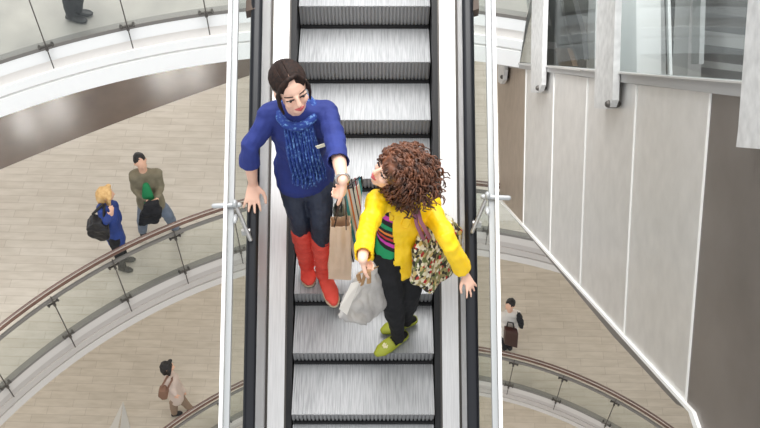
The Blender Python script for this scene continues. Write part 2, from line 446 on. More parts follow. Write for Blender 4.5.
for i in range(5): b.prism([W(tl[i][0],tl[i][1]-.8,WX-.045), W(tl[i+1][0],tl[i+1][1]-.8,WX-.045), W(tl[i+1][0],tl[i+1][1]+1.3,WX-.045), W(tl[i][0],tl[i][1]+.6,WX-.045)], (.11,0,0))
obj('channel_lip', b, mat('lip_steel', (200,198,195), .35, .5), wall)
poly = [W(491,60),W(800,87),W(800,-60),W(484,-60)]
gw = obj('window_1', B().prism(poly, (.012,0,0)), g_wall); tag(gw, kind='structure')
fin_m = mat('pale_galvanised_steel', (202,201,199), .5, .35, (224,223,221), 14)
fins = [([(493.5,-40),(504,-40),(504.5,70),(503.5,80),(501,84),(498,82)], 'partly hidden behind the guard, farthest left'),
        ([(532.5,-40),(545,-40),(541.5,85),(539.5,91),(536,93),(530.5,92)], 'between the narrowest fin and the tall middle one'),
        ([(598,-40),(616.5,-40),(612.5,100),(610,107),(605,109),(594,108)], 'in the middle, left of the thin white rod'),
        ([(751,-40),(785,-40),(772,150),(736,147),(738,130)], 'largest, cut off by the right edge of the picture')]
for poly, lab in fins:
    t = thing('steel_fin', 'pale vertical steel fin, '+lab, 'fin', W(*poly[-2], WX-.07))
    obj('plate', B().prism([W(*p, WX-.08) for p in poly], (.045,0,0)), fin_m, t)
    if poly[0][0] < 700:
        e = poly[-3]; Q = W(e[0]-1.5, e[1]-3, WX-.085)
        obj('bolt', B().tube([Q, Q+Vector((.06,.0,0))], .028, 12), dsteel, t)
# what stands behind the side glass
gcol = mat('white_column_paint', (244,244,242), .5)
def slat(name, label, cat, quad, x, th, m):
    o = obj(name, B().prism([at(px,py,X=x) for px,py in quad], (th,0,0)), m); return tag(o, label, cat)
slat('column', 'broad white column behind the side glass, just right of the middle fin', 'column', [(619,-40),(636,-40),(637,90),(620,90)], 2.1, .2, gcol)
slat('column', 'narrow pale column behind the side glass, beside the broad white one', 'column', [(638,-40),(649,-40),(652,90),(640,90)], 2.25, .12, mat('pale_grey_paint', (196,197,196), .5))
slat('cable', 'thin white rod behind the side glass, right of the pale columns', 'rod', [(664.5,-40),(666.5,-40),(670,90),(668,90)], 1.9, .02, white_b)
slat('column', 'wide grey translucent looking column behind the side glass, right of the thin white rod', 'column', [(677,-40),(692,-40),(687,85),(672,85)], 2.3, .1, mat('grey_paint', (158,157,155), .5))
slat('hanging_plate', 'narrow light grey plate hanging left of the dark flight behind the glass', 'plate', [(694,-40),(702,-40),(699,64),(691,64)], 2.0, .03, mat('light_grey_plate', (178,178,176), .5))
slat('column', 'pale column behind the side glass, left of the middle fin', 'column', [(590,-40),(597,-40),(594,80),(586,80)], 2.2, .15, gcol)
# dark side flight beyond
fl = thing('side_staircase', 'dark grey flight of broad steps seen through the side glass', 'staircase', at(700,60,X=2.6))
dk = [mat('flight_dark', (112,112,112), .6), mat('flight_mid', (142,141,140), .6), mat('flight_pale', (186,185,183), .6)]
bands = [(-60,-25,0),(-25,8,1),(8,26,0),(26,40,2),(40,56,0),(56,63,2),(63,110,0)]
for a, b_, k in bands:
    q = [at(536,a-16,X=2.2), at(800,a+16,X=2.6), at(800,b_+16,X=2.6), at(536,b_-16,X=2.2)]
    obj('tread', B().prism(q, (.04,.03,-.04)), dk[k], fl)
br = thing('dark_brace', 'dark inverted V shaped brace with brown foot behind the side glass', 'brace', at(565,60,X=1.95))
for q, m in (([(552,-10),(558,-10),(573,62),(561,62),(549,15)], mat('brace_dark', (74,73,72), .6)), ([(562,-10),(570,-10),(582,35),(584,60),(578,60),(566,20)], mat('brace_black', (58,57,57), .6)), ([(555,48),(567,48),(573,66),(559,66)], mat('brace_brown', (110,86,66), .6))):
    obj('brace_leg', B().prism([at(a,b_,X=1.93 if m.name == 'brace_brown' else 1.96) for a,b_ in q], (.05,0,0)), m, br)
# ------------------------------------------------------------------ people
V = Vector
def lerp(a, b, t): return a+(b-a)*t
def basis(fwd, up):
    f = V(fwd).normalized(); u = V(up); u = (u-f*u.dot(f)).normalized(); r = f.cross(u)
    return r, f, u      # right, forward, up
skin_l = mat('skin_fair', (238,196,172), .5, 0, (232,184,160), 12)
skin_m = mat('skin_warm', (226,178,150), .5)
lip_m = mat('lips', (196,92,92), .4); brow_m = mat('eyebrow', (58,38,30), .7); eye_m = mat('eye_dark', (34,24,22), .3); eye_w = mat('eye_white', (232,226,220), .3)
def head_shape(b, c, fwd, up, s=1.):
    r, f, u = basis(fwd, up); M = Matrix((r, f, u)).transposed()
    P = lambda x, y, z: c+(r*x+f*y+u*z)*s
    b.ell(P(0,-.008,.025), (.074*s,.092*s,.090*s), M)
    b.ell(P(0,.028,-.030), (.058*s,.058*s,.072*s), M)
    b.ell(P(0,.055,-.078), (.030*s,.030*s,.024*s), M)           # chin
    b.ell(P(0,.030,-.062), (.050*s,.046*s,.038*s), M)           # jaw
    b.tube([P(0,.086,.018), P(0,.103,-.016), P(0,.094,-.026)], [.009*s,.013*s,.010*s], 8)   # nose
    for k in (-1,1):
        b.ell(P(k*.034,.062,-.022), (.024*s,.022*s,.022*s), M)  # cheek
        b.ell(P(k*.032,.074,.022), (.022*s,.014*s,.008*s), M)   # brow ridge
        b.ell(P(k*.074,-.005,-.008), (.010*s,.020*s,.030*s), M) # ear
    b.ell(P(0,.084,-.046), (.024*s,.012*s,.010*s), M)
def face_parts(body, c, fwd, up, s=1., closed=True):
    r, f, u = basis(fwd, up); M = Matrix((r, f, u)).transposed()
    P = lambda x, y, z: c+(r*x+f*y+u*z)*s
    for k in (-1,1):
        b = B(); b.tube([P(k*.017,.088,.035), P(k*.034,.085,.038), P(k*.052,.068,.032)], [.003*s,.0035*s,.002*s], 6); obj('eyebrow', b, brow_m, body, True)
        b = B(); b.ell(P(k*.031,.076,.010), (.015*s,.010*s,.0075*s), M, 10, 6)
        e = obj('eye', b, eye_w, body, True)
        b = B(); b.ell(P(k*.031,.083,.009), (.007*s,.005*s,.007*s), M, 8, 6); obj('iris', b, eye_m, e, True)
        b = B(); b.tube([P(k*.016,.086,.013), P(k*.031,.088,.018), P(k*.047,.078,.013)], .0032*s, 6); obj('eyelashes', b, eye_m, body, True)
    b = B(); b.tube([P(-.022,.086,-.047), P(-.008,.096,-.043), P(.008,.096,-.043), P(.022,.086,-.047)], [.003*s,.0055*s,.0055*s,.003*s], 8)
    b.tube([P(-.018,.087,-.052), P(0,.095,-.056), P(.018,.087,-.052)], [.003*s,.006*s,.003*s], 8)
    obj('lips', b, lip_m, body, True)
def hand_shape(b, wr, d, n, thumb, s=1., curl=.35, spread=.12, curls=None):
    "wr wrist, d finger direction, n back-of-hand normal, thumb: side direction"
    d = V(d).normalized(); n = V(n); n = (n-d*n.dot(d)).normalized(); t = d.cross(n)
    if t.dot(V(thumb)) < 0: t = -t
    b.tube([wr-d*.01*s, wr+d*.030*s, wr+d*.062*s, wr+d*.082*s], [(.026*s,.019*s),(.033*s,.017*s),(.039*s,.015*s),(.036*s,.013*s)], 12, side=t)
    L = (.070,.078,.072,.056)
    for i in range(4):
        o = (.029-.0195*i)*s; base = wr+d*.072*s+t*o; sp = d+t*(spread*(1.5-i)*.8)
        c = curls[i] if curls else curl
        pts = [base]; a = 0.; p = base
        for k, fr in enumerate((.44,.32,.26)):
            a += c*(1. if k else .6); dd = (sp.normalized()*math.cos(a)-n*math.sin(a)); p = p+dd*L[i]*fr*s; pts.append(p)
        b.tube(pts, [.0095*s,.0088*s,.0080*s,.0068*s], 8)
    base = wr+d*.020*s+t*.026*s
    p1 = base+(d*.6+t*.75-n*.15).normalized()*.040*s; p2 = p1+(d*.85+t*.35-n*.25).normalized()*.030*s; p3 = p2+(d*.95+t*.1-n*.3).normalized()*.024*s
    b.tube([base, p1, p2, p3], [.014*s,.0115*s,.010*s,.008*s], 8)
def arm_chain(b, sh, el, wr, r, end=None, seg=12):
    "r: radii shoulder, mid-upper, elbow, mid-fore, wrist"
    pts = [sh, lerp(sh,el,.5), lerp(sh,el,.92), lerp(el,wr,.12), lerp(el,wr,.45), wr]
    rr = [r[0], r[1], r[2], r[2], r[3], r[4]]
    if end is not None:
        pts = pts[:-1]+[lerp(el,wr,end)]; rr[-1] = r[4]
        if end < .5: pts = pts[:4]+[lerp(el,wr,end)]; rr = rr[:4]+[r[4]]
    b.tube(pts, rr, seg)
def torso_chain(b, J, side, g=0., k=1., hem=None, top=True):
    sd = V(side).normalized(); pel, wa, ch, nk = J['pelvis'], J['waist'], J['chest'], J['neck']
    up = (ch-wa).normalized(); shm = lerp(J['shA'], J['shB'], .5)
    pts = []; rr = []
    if hem: pts.append(hem[0]); rr.append(hem[1])
    pts += [pel, lerp(pel,wa,.5), wa, lerp(wa,ch,.55), ch, lerp(ch,shm,.7)]
    rr += [(.150*k+g,.105*k+g),(.146*k+g,.100*k+g),(.120*k+g,.088*k+g),(.132*k+g,.095*k+g),(.148*k+g,.104*k+g),(.142*k+g,.078*k+g)]
    b.tube(pts, rr, 18, side=sd)
    b.tube([J['shA'], lerp(J['shA'],nk,.5)-up*.01, nk-up*.02, lerp(J['shB'],nk,.5)-up*.01, J['shB']], [.052*k+g,.052*k+g,.058*k+g,.052*k+g,.052*k+g], 12)
def wrinkle(amp, sc=(14,14,9), seed=0):
    o = V((seed*7.3, seed*3.1, 0))
    return lambda p: amp*(noise.noise(V((p.x*sc[0], p.y*sc[1], p.z*sc[2]))+o)+.5*noise.noise(V((p.x*sc[0]*2.3, p.y*sc[1]*2.3, p.z*sc[2]*2.3))+o))
def shoe_shape(b, ank, toe, k=1., kh=1., zs=None):
    d = V((toe.x-ank.x, toe.y-ank.y, 0)); L = d.length; d.normalize(); z = zs if zs is not None else min(toe.z, ank.z)-.02
    heel = V((ank.x, ank.y, 0))-d*.045; P = lambda t, h: V((heel.x+d.x*t, heel.y+d.y*t, z+h))
    Lf = L+.045; sd = V((-d.y, d.x, 0))
    b.tube([P(0,.030), P(Lf*.25,.034), P(Lf*.6,.030), P(Lf*.85,.024), P(Lf,.020)], [(.030*k,.028*kh),(.034*k,.032*kh),(.042*k,.026*kh),(.038*k,.022*kh),(.022*k,.016*kh)], 14, side=sd)
def body_mesh(J, root, opts, mt, voxel=.006):
    k = opts.get('k',1.); side = (J['shB']-J['shA']); side = V((side.x, side.y, 0)).normalized()
    b = B(); torso_chain(b, J, side, 0, k*.94)
    b.tube([J['neck']-V((0,0,.03)), lerp(J['neck'],J['head'],.45)], [.054*k,.050*k], 12)
    b.tube([lerp(J['neck'],J['head'],.3), J['head']], [.050*k,.052*k], 12)
    head_shape(b, J['head'], opts['face'], opts['hup'], opts.get('hs',1.))
    for s in 'AB':
        arm_chain(b, J['sh'+s], J['el'+s], J['wr'+s], [.048*k,.042*k,.036*k,.034*k,.024*k])
        h = opts['hand'+s]; hand_shape(b, J['wr'+s], *h[:3], s=opts.get('hands',1.), **(h[3] if len(h) > 3 else {}))
        b.tube([J['hip'+s], lerp(J['hip'+s],J['kn'+s],.5), J['kn'+s], lerp(J['kn'+s],J['an'+s],.3), J['an'+s]], [.078*k,.068*k,.050*k,.050*k,.034*k], 12)
        shoe_shape(b, J['an'+s], J['to'+s], .68, .62, zs=opts['z']+.012)
    return blob('body', b, mt, root, voxel, 2)
def legs_shape(b, J, side, g, k=1., end=(1.,1.), hipr=.086, knr=.060, anr=.045, seat=True):
    for s, e in zip('AB', end):
        hp, kn, an = J['hip'+s], J['kn'+s], J['an'+s]
        if e <= .45: pts = [hp, lerp(hp,kn,.5), kn, lerp(kn,an,e)]; rr = [hipr+g, hipr*.88+g, knr+g, knr+g*.6]
        else: pts = [hp, lerp(hp,kn,.5), kn, lerp(kn,an,.35), lerp(kn,an,e)]; rr = [hipr+g, hipr*.88+g, knr+g, lerp(knr,anr,.2)+g, anr+g]
        b.tube(pts, [r*k for r in rr], 14)
    if seat: b.tube([lerp(J['hipA'],J['hipB'],.5)-V((0,0,.03)), J['pelvis'], lerp(J['pelvis'],J['waist'],.45)], [(.135*k+g,.100*k+g),(.152*k+g,.108*k+g),(.135*k+g,.098*k+g)], 16, side=side)

# ---- woman in blue ----------------------------------------------------------
zW = tops[3+4-1+0][1]; 
for i_, (yy_, zz_) in enumerate(tops):
    if yy_ < 3.3: zW = zz_
zG = [zz_ for yy_, zz_ in tops if yy_ < 2.95][-1]
J = {}
J['head'] = at(291,88.5,3.31); J['neck'] = at(297,108,3.37); J['chest'] = at(300,126,3.37); J['waist'] = at(302,149,3.38); J['pelvis'] = at(304,173,3.38)
J['shA'] = at(270,115,3.36); J['shB'] = at(327,112,3.37)
J['elA'] = at(249,150,3.24); HRZ = lambda y: snose(y)+.855
J['wrA'] = onprof(253,184,.895)
J['elB'] = at_len(337,150,J['shB'],.27,True); J['wrB'] = at_len(343,181,J['elB'],.235,True)
J['hipA'] = at(292,180,3.37); J['hipB'] = at(318,180,3.36)
J['knA'] = at(300,219,3.29); J['knB'] = at(321,223,3.24)
J['anA'] = at(307,263,z=zW+.09); J['toA'] = at(309,283,z=zW+.03)
J['anB'] = at(324,272,z=zW+.09); J['toB'] = at(334.5,303,z=zW+.03)
JW = J
woman = thing('person', 'tall dark-haired woman in blue tunic and scarf with red boots on the escalator', 'person', (J['pelvis'].x, 3.28, zW))
face, hup = (.40,-.91,.04), (-.13,-.02,1)
hn = (J['wrA']-J['elA']).normalized()
dA = (onprof(251.5,214,.875)-J['wrA'])
bodyW = body_mesh(J, woman, dict(face=face, hup=hup, hs=1.04, z=zW, hands=1.0,
    handA=(dA, (.1,-.2,1), (1,-.2,0), dict(curls=[.20,.10,.10,.2], spread=.22)), handB=((.02,.10,-1), (1,-.1,.1), (0,-1,0), dict(curl=.95, spread=.0))), skin_l, .0055)
face_parts(bodyW, J['head'], face, hup, 1.04)
side = V(((J['shB']-J['shA']).x, (J['shB']-J['shA']).y, 0)).normalized()
denim = mat('dark_denim', (22,26,40), .6, 0, (48,56,76), 9, (1,1,.35), bump=.3, bscale=90)
b = B(); legs_shape(b, J, side, .004, .98, (.25,.30), .082, .057)
blob('trousers', b, denim, woman, .006, 2, wrinkle(.005,(22,22,16)))
blue = mat('blue_cotton', (29,42,108), .8, 0, (37,53,126), 7, bump=.25, bscale=60)
b = B(); hemc = lerp(J['pelvis'], lerp(J['hipA'],J['hipB'],.5), .6)-V((0,0,.02))
torso_chain(b, J, side, .014, .98, hem=(hemc, (.160,.118)))
arm_chain(b, J['shA'], J['elA'], J['wrA'], [.056,.051,.050,.054,.058], end=.44)
arm_chain(b, J['shB'], J['elB'], J['wrB'], [.056,.051,.048,.052,.054], end=.50)
def sleeve_cut(J, ends):
    def f(p):
        for s_, e in ends:
            q = lerp(J['el'+s_], J['wr'+s_], e); d = (J['wr'+s_]-J['el'+s_]).normalized(); v = p-q
            if 0 < v.dot(d) < .10 and (v-d*v.dot(d)).length < .080: return True
        return False
    return f
scw = sleeve_cut(J, (('A',.36),('B',.42)))
blob('tunic', b, blue, woman, .006, 3, wrinkle(.013,(12,12,6),1), cut=lambda p: scw(p) or p.z < hemc.z-.018+.012*math.sin(p.x*30), solid=.004)
redm = mat('red_suede', (222,66,52), .7, 0, (232,86,70), 10, bump=.3, bscale=50)
sole = mat('cream_sole', (206,190,160), .6)
for s in 'AB':
    kn, an, to = J['kn'+s], J['an'+s], J['to'+s]; b = B(); t0 = .22 if s == 'A' else .27
    b.tube([lerp(kn,an,t0), lerp(kn,an,.42), lerp(kn,an,.7), lerp(kn,an,.95), an-V((0,0,.02))], [.061,.062,.054,.048,.046], 16)
    shoe_shape(b, an, to, 1.12, zs=zW+.012)
    bt = blob('boot', b, redm, woman, .006, 2, wrinkle(.008,(10,10,26),3 if s == 'A' else 5))
    d = V((to.x-an.x, to.y-an.y, 0)); L = d.length; d.normalize(); h0 = V((an.x,an.y,zW+.008))-d*.065; sdv = V((-d.y,d.x,0))
    so = B(); pts = []
    for t, w in ((0,.022),(.1,.034),(.35,.034),(.65,.044),(.85,.042),(.97,.028),(1.03,.010)): pts.append((h0+d*(L+.075)*t, w))
    so.prism([p+sdv*w for p, w in pts]+[p-sdv*w for p, w in pts[::-1]], (0,0,.012)); obj('boot_sole', so, sole, bt)
# hair
hairm = mat('dark_brown_hair', (22,14,11), .6, 0, (50,32,24), 30, (3,3,.6), spec=.25)
def hair_cap(c, fwd, up, s, material, parent, extra, voxel=.006, amp=.004, cutface=True):
    r, f, u = basis(fwd, up); M = Matrix((r, f, u)).transposed(); P = lambda x, y, z: c+(r*x+f*y+u*z)*s
    b = B(); extra(b, P, M)
    def cut(p):
        q = p-c; x, y, z = q.dot(r)/s, q.dot(f)/s, q.dot(u)/s
        return y > .036+.20*abs(x) and z < .082-.45*abs(x) and abs(x) < .066
    return blob('hair', b, material, parent, voxel, 2, wrinkle(amp,(50,50,30),4), cut=cut if cutface else None)
def w_hair(b, P, M):
    b.ell(P(0,-.016,.034), (.083,.098,.085), M)
    b.ell(P(0,-.058,.050), (.066,.062,.056), M)
    b.ell(P(.0,-.080,.01), (.062,.058,.062), M)
    b.tube([P(-.030,.046,.116), P(-.060,.048,.072), P(-.078,.036,.01), P(-.079,.030,-.04), P(-.070,.03,-.085)], [.011,.012,.012,.009,.006], 10)
    b.tube([P(-.030,.046,.116), P(.012,.056,.113), P(.050,.054,.088), P(.076,.042,.025), P(.081,.040,-.045), P(.074,.042,-.10)], [.011,.012,.013,.013,.010,.006], 10)
    b.tube([P(-.05,-.06,-.03), P(0,-.075,-.055), P(.05,-.06,-.03)], .03, 10)
wh = hair_cap(J['head'], face, hup, .99, hairm, woman, w_hair, .005, .002)
r, f, u = basis(face, hup); b = B(); rnd = random.Random(3); hcW = J['head']
for i in range(170):
    th = rnd.uniform(-1.35, 1.35); pts = []
    for k in range(9):
        t = k/8; ph = .62+t*2.0
        x = math.sin(th)*math.sin(ph)*.086; y = math.cos(ph)*.098-.02; z = .034+math.cos(th)*math.sin(ph)*.086
        if t > .35: y -= .02*(t-.35); z += .010*math.sin((t-.35)*PI/.65)*math.cos(th)
        j = .99*(1.0+.03*math.sin(t*PI)); pts.append(hcW+(r*x+f*y+u*z)*j)
    b.tube(pts, [.0035]*9, 5, rnd=False)
obj('hair_strands', b, hairm, wh, True)
# scarf
def pattern_mat(name, c, rough=.7, scale=60, thr=(.45,.55)):
    m = mat(name, c[0], rough, 0, c[1], scale); cr = [n for n in m.node_tree.nodes if n.type == 'VALTORGB'][0]
    cr.color_ramp.elements[0].position, cr.color_ramp.elements[1].position = thr
    return m
scarfm = pattern_mat('patterned_blue_scarf', ((36,62,136),(110,152,204)), .85, 64, (.52,.68))
ch = J['chest']; sc = B()
nk = J['neck']
ring_pts = []
for k in range(15):
    a = 2*PI*k/14; ring_pts.append(nk+V((math.cos(a)*.086, math.sin(a)*.078-.024, .000+.026*math.sin(a))))
sc.tube(ring_pts, [(.026,.024)]*15, 10, cap=False)
scarf = obj('scarf', sc, scarfm, woman, True)
def hang(name, x0, top_w, bot_w, ztop, zbot, ytop, ybot, seed, mt, parent, n=30, m=26, fold=.016):
    b = B(); vs = []
    for j in range(m+1):
        t = j/m; z = ztop+(zbot-ztop)*t; w = top_w+(bot_w-top_w)*min(1,t*1.3); y = ytop+(ybot-ytop)*min(1,t*1.6)
        for i in range(n+1):
            s = i/n-.5; xx = x0(t)+s*w; f = fold*math.sin(i*1.25+seed+t*2)*(.4+.6*t)+.01*noise.noise(V((i*.4,j*.3,seed)))
            vs.append(V((xx, y+f+.05*abs(s)**2*2, z)))
    b.add(vs, [(j*(n+1)+i, j*(n+1)+i+1, (j+1)*(n+1)+i+1, (j+1)*(n+1)+i) for j in range(m) for i in range(n)])
    o = obj(name, b, mt, parent, True, solid=.004)
    return vs[-(n+1):]
zt, zb = nk.z-.01, J['waist'].z-.075
xs = nk.x
row1 = hang('scarf_end', lambda t: xs-.030+.050*t, .09, .125, zt, zb+.03, nk.y-.085, ch.y-.155, 0, scarfm, scarf)
row2 = hang('scarf_end', lambda t: xs+.042+.045*t, .07, .09, zt-.01, zb+.10, nk.y-.095, ch.y-.172, 2, scarfm, scarf)
fr = B()
for row in (row1, row2):
    for k, p in enumerate(row):
        for q in range(2):
            x = random.uniform(-.004,.004); l = random.uniform(.03,.065)
            fr.tube([p+V((0,0,.01)), p+V((x,-.006,-l*.5)), p+V((x*2.5,-.002,-l))], [.0035,.003,.002], 5, rnd=False)
obj('fringe', fr, scarfm, scarf)
lt = B(); c0 = at(321,146,Y=ch.y-.20); lt.box(c0, (.05,.003,.020), Matrix.Rotation(-.45,3,'Y')); obj('label_tag', lt, mat('cream_label', (226,220,196), .6), scarf)
bl = B(); wb = lerp(J['elB'],J['wrB'],.93); dd = (J['wrB']-J['elB']).normalized(); o1 = dd.orthogonal().normalized(); o2 = dd.cross(o1)
bl.tube([wb+(o1*math.cos(a)+o2*math.sin(a))*.030 for a in [2*PI*k/16 for k in range(17)]], .006, 8, cap=False); obj('bracelet', bl, mat('silver_bracelet', (190,186,180), .25, .9), woman, True)

# ---- paper bags -----------------------------------------------------------
def paper_bag(name, label, quad, depth, mt, hold, seed=0, hmat=None, fold=.006, rim=True, hw=.3):
    "quad: four corners of the front, tl tr br bl; depth vector backwards"
    tl, tr, br_, bl_ = [V(q) for q in quad]; dv = V(depth); n = 14
    t = thing(name, label, 'bag', (bl_+br_)/2+dv/2)
    b = B()
    def face_grid(a, b1, c, d, k0):
        vs = []; nrm = (b1-a).cross(d-a).normalized()
        for j in range(n+1):
            for i in range(n+1):
                u, v = i/n, j/n; p = lerp(lerp(a,b1,u), lerp(d,c,u), v); e = min(u,1-u,1.)*4; e = min(1,e)*min(1,(1-v)*4+.0)
                vs.append(p+nrm*fold*2*e*noise.noise(V((u*3+seed+k0,v*3.,seed))))
        b.add(vs, [(j*(n+1)+i, j*(n+1)+i+1, (j+1)*(n+1)+i+1, (j+1)*(n+1)+i) for j in range(n) for i in range(n)])
    face_grid(tl, tr, br_, bl_, 0); face_grid(tr, tr+dv, br_+dv, br_, 5); face_grid(tr+dv, tl+dv, bl_+dv, br_+dv, 9); face_grid(tl+dv, tl, bl_, bl_+dv, 13)
    b.add([bl_, br_, br_+dv, bl_+dv], [(0,1,2,3)])
    obj('bag_body', b, mt, t, solid=.002)
    for off in (V((0,0,0)), dv):
        h = B(); a = lerp(tl,tr,.5-hw)+off; c = lerp(tl,tr,.5+hw)+off; up = hold
        h.tube([a-V((0,0,.03)), a, lerp(a,up,.6)+(a-c)*.06, up, lerp(c,up,.6)+(c-a)*.06, c, c-V((0,0,.03))], [(.004,.003)]*7, 6)
        obj('handle', h, hmat or mt, t, True)
    return t
kraft = mat('kraft_paper', (238,206,176), .75, 0, (246,216,186), 8, bump=.1)
def stripes_mat(name, cols, axis=(1,0,0), scale=20., noise_s=0, off=0.):
    m = bpy.data.materials.new(name); m.use_nodes = True; nt = m.node_tree; b = nt.nodes['Principled BSDF']; N = nt.nodes.new; L = nt.links.new
    tc = N('ShaderNodeTexCoord'); d = N('ShaderNodeVectorMath'); d.operation = 'DOT_PRODUCT'; d.inputs[1].default_value = axis
    src = tc.outputs['Object']
    if noise_s:
        nz = N('ShaderNodeTexNoise'); nz.inputs['Scale'].default_value = 5; ad = N('ShaderNodeVectorMath'); ad.operation = 'MULTIPLY_ADD'
        ad.inputs[1].default_value = (noise_s,)*3; L(src, nz.inputs['Vector']); L(nz.outputs['Color'], ad.inputs[0]); L(src, ad.inputs[2]); src = ad.outputs[0]
    L(src, d.inputs[0]); mu = N('ShaderNodeMath'); mu.operation = 'MULTIPLY_ADD'; mu.inputs[1].default_value = scale; mu.inputs[2].default_value = off; L(d.outputs['Value'], mu.inputs[0])
    fr = N('ShaderNodeMath'); fr.operation = 'FRACT'; L(mu.outputs[0], fr.inputs[0])
    r = N('ShaderNodeValToRGB'); r.color_ramp.interpolation = 'CONSTANT'; e = r.color_ramp.elements
    e[0].position = 0; e[0].color = lin(cols[0][1]); e[1].position = cols[1][0]; e[1].color = lin(cols[1][1])
    for p, c in cols[2:]: q = e.new(p); q.color = lin(c)
    L(fr.outputs[0], r.inputs[0]); L(r.outputs[0], b.inputs['Base Color']); b.inputs['Roughness'].default_value = .7
    MATS[name] = m; return m
WH, BK, TE, OR, RD = (232,230,226), (24,24,28), (70,160,176), (226,128,62), (196,52,48)
stripe_bag = stripes_mat('striped_paper', [(0,WH),(.14,BK),(.19,WH),(.30,TE),(.40,WH),(.47,OR),(.53,WH),(.62,BK),(.66,WH),(.74,RD),(.78,WH),(.86,TE),(.93,BK)], (1,.15,.10), 6)
hold = J['wrB']+V((.004,-.01,-.075))
yb = 3.16
paper_bag('paper_bag', 'plain tan kraft paper bag hanging from the hand of the woman in blue', [at(330.5,227,yb), at(350,226,yb), at(351,280,yb-.02), at(328.5,279,yb-.02)], (.0,.075,-.01), kraft, hold, 1, mat('brown_cord', (66,50,42), .7))
paper_bag('shopping_bag', 'white bag with thin coloured stripes hanging behind the plain kraft bag', [at(340,191,yb+.12), at(357,186,yb+.12), at(353.5,262,yb+.10), at(337,262,yb+.10)], (.03,.07,0), stripe_bag, hold+V((0,.02,0)), 2, mat('black_cord', (22,22,26), .6))
paper_bag('shopping_bag', 'narrow grey green bag squeezed between the kraft bag and the woman\'s leg', [at(334,211,yb+.09), at(343,208,yb+.09), at(345,240,yb+.08), at(333,240,yb+.08)], (.0,.05,0), mat('grey_green_paper', (128,130,118), .7, 0, (92,94,86), 18), hold+V((-.01,.015,0)), 3, BKc if False else mat('black_cord', (22,22,26), .6))

# ---- girl in yellow ------------------------------------------------------
J = {}
J['head'] = at(394,172,3.02); J['neck'] = at(401,197,3.04); J['chest'] = at(400,212,3.04); J['waist'] = at(399,233,3.03); J['pelvis'] = at(398,254,3.02)
J['shA'] = at(378,203,2.98); J['shB'] = at(429,207,3.10)
J['elA'] = at_len(366,231,J['shA'],.245,True); J['wrA'] = at_len(362.5,260,J['elA'],.215,True)
J['elB'] = at_len(448,241,J['shB'],.25,True); J['wrB'] = onprof(465,274,.90)
J['hipA'] = at(386,261,2.97); J['hipB'] = at(408,260,3.03)
J['knA'] = at(392,291,2.92); J['knB'] = at(409,290,2.97)
J['anA'] = at(398,336,z=zG+.075); J['toA'] = at(377,354,z=zG+.025)
J['anB'] = at(406,319,z=zG+.075); J['toB'] = at(383,331,z=zG+.025)
girl = thing('person', 'curly-haired young woman in yellow jacket and green flat shoes on the escalator', 'person', (J['pelvis'].x, 2.95, zG))
face, hup = (-.82,-.28,.42), (.25,-.12,1)
dB = onprof(473,291,.865)-J['wrB']
bodyG = body_mesh(J, girl, dict(face=face, hup=hup, hs=.98, k=.93, z=zG, hands=.84,
    handA=((.05,.25,-1), (-1,-.1,.0), (0,-1,0), dict(curl=.95, spread=.0)), handB=(dB, (.1,.1,1), (-1,-.2,0), dict(curls=[.14,.16,.2,.25], spread=.34))), skin_l, .0055)
face_parts(bodyG, J['head'], face, hup, .98)
side = V((.93,.30,0)).normalized()
blk = mat('black_knit', (14,14,16), .85, 0, (24,24,27), 20)
b = B(); legs_shape(b, J, side, .010, .95, (.93,.93), .086, .064, .028)
blob('trousers', b, blk, girl, .006, 3, wrinkle(.006,(16,16,10),2))
MG, GR, OG, BL = (206,62,170), (22,150,92), (236,132,50), (16,16,18)
zt_ = J['neck'].z-girl.location.z
shirtm = stripes_mat('striped_jersey', [(0,BL),(.06,GR),(.235,BL),(.30,MG),(.36,BL),(.41,RD),(.455,BL),(.50,OG),(.545,BL),(.61,GR),(.69,BL),(.75,MG),(.81,BL),(.90,MG),(.94,BL)], (.30,-.18,1), 1/.44, .03, .25)
b = B(); hemG = J['pelvis']-V((0,0,.01)); torso_chain(b, J, side, .008, .90, hem=(hemG, (.142,.108)))
shirt = blob('striped_top', b, shirtm, girl, .006, 3)
yel = mat('yellow_leather', (255,206,8), .5, 0, (255,214,24), 6, bump=.15, bscale=40)
b = B(); torso_chain(b, J, side, .024, .92, hem=(J['pelvis']+V((.01,-.0,-.05)), (.166,.128)))
arm_chain(b, J['shA'], J['elA'], J['wrA'], [.056,.050,.046,.046,.046], end=.92)
arm_chain(b, J['shB'], J['elB'], J['wrB'], [.060,.053,.048,.048,.047], end=.94)
scg = sleeve_cut(J, (('A',.84),('B',.86)))
def opening(p):
    if scg(p) or (p.z < J['pelvis'].z-.085+.35*(p.x-J['pelvis'].x-.02) and p.x > J['pelvis'].x-.05): return True
    d = p.y*CP-p.z*SP
    # the open front: a leaning wedge between the two edges, front side only
    n_ = V((-.40,-.92,0)); q = p-lerp(J['pelvis'],J['chest'],.5)
    if q.dot(n_) < .02: return False
    h = (p.z-(J['pelvis'].z-.08))/(J['neck'].z-J['pelvis'].z+.08)
    s_ = q.dot(V((.92,-.40,0)))
    arm = min((p-lerp(J['elA'],J['shA'],t)).length for t in (0,.2,.4,.6,.8)) < .072 and p.x < J['shA'].x+.035
    return (-.150 < s_ < .035-.035*h+ (.03 if h < .25 else 0)) and h < 1.04 and not arm and not p.x < at(373,210,p.y).x-.0*h
blob('jacket', b, yel, girl, .006, 3, wrinkle(.009,(16,16,9),6), cut=opening, solid=.008)
co_ = B(); nkG = J['neck']
co_.tube([nkG+V((-.045,-.085,-.07)), nkG+V((-.07,-.03,.0)), nkG+V((-.02,.06,.03)), nkG+V((.06,.04,.02)), nkG+V((.05,-.05,-.01)), nkG+V((.02,-.11,-.09))], [(.010,.022)]*6, 10); obj('collar', co_, yel, girl, True)
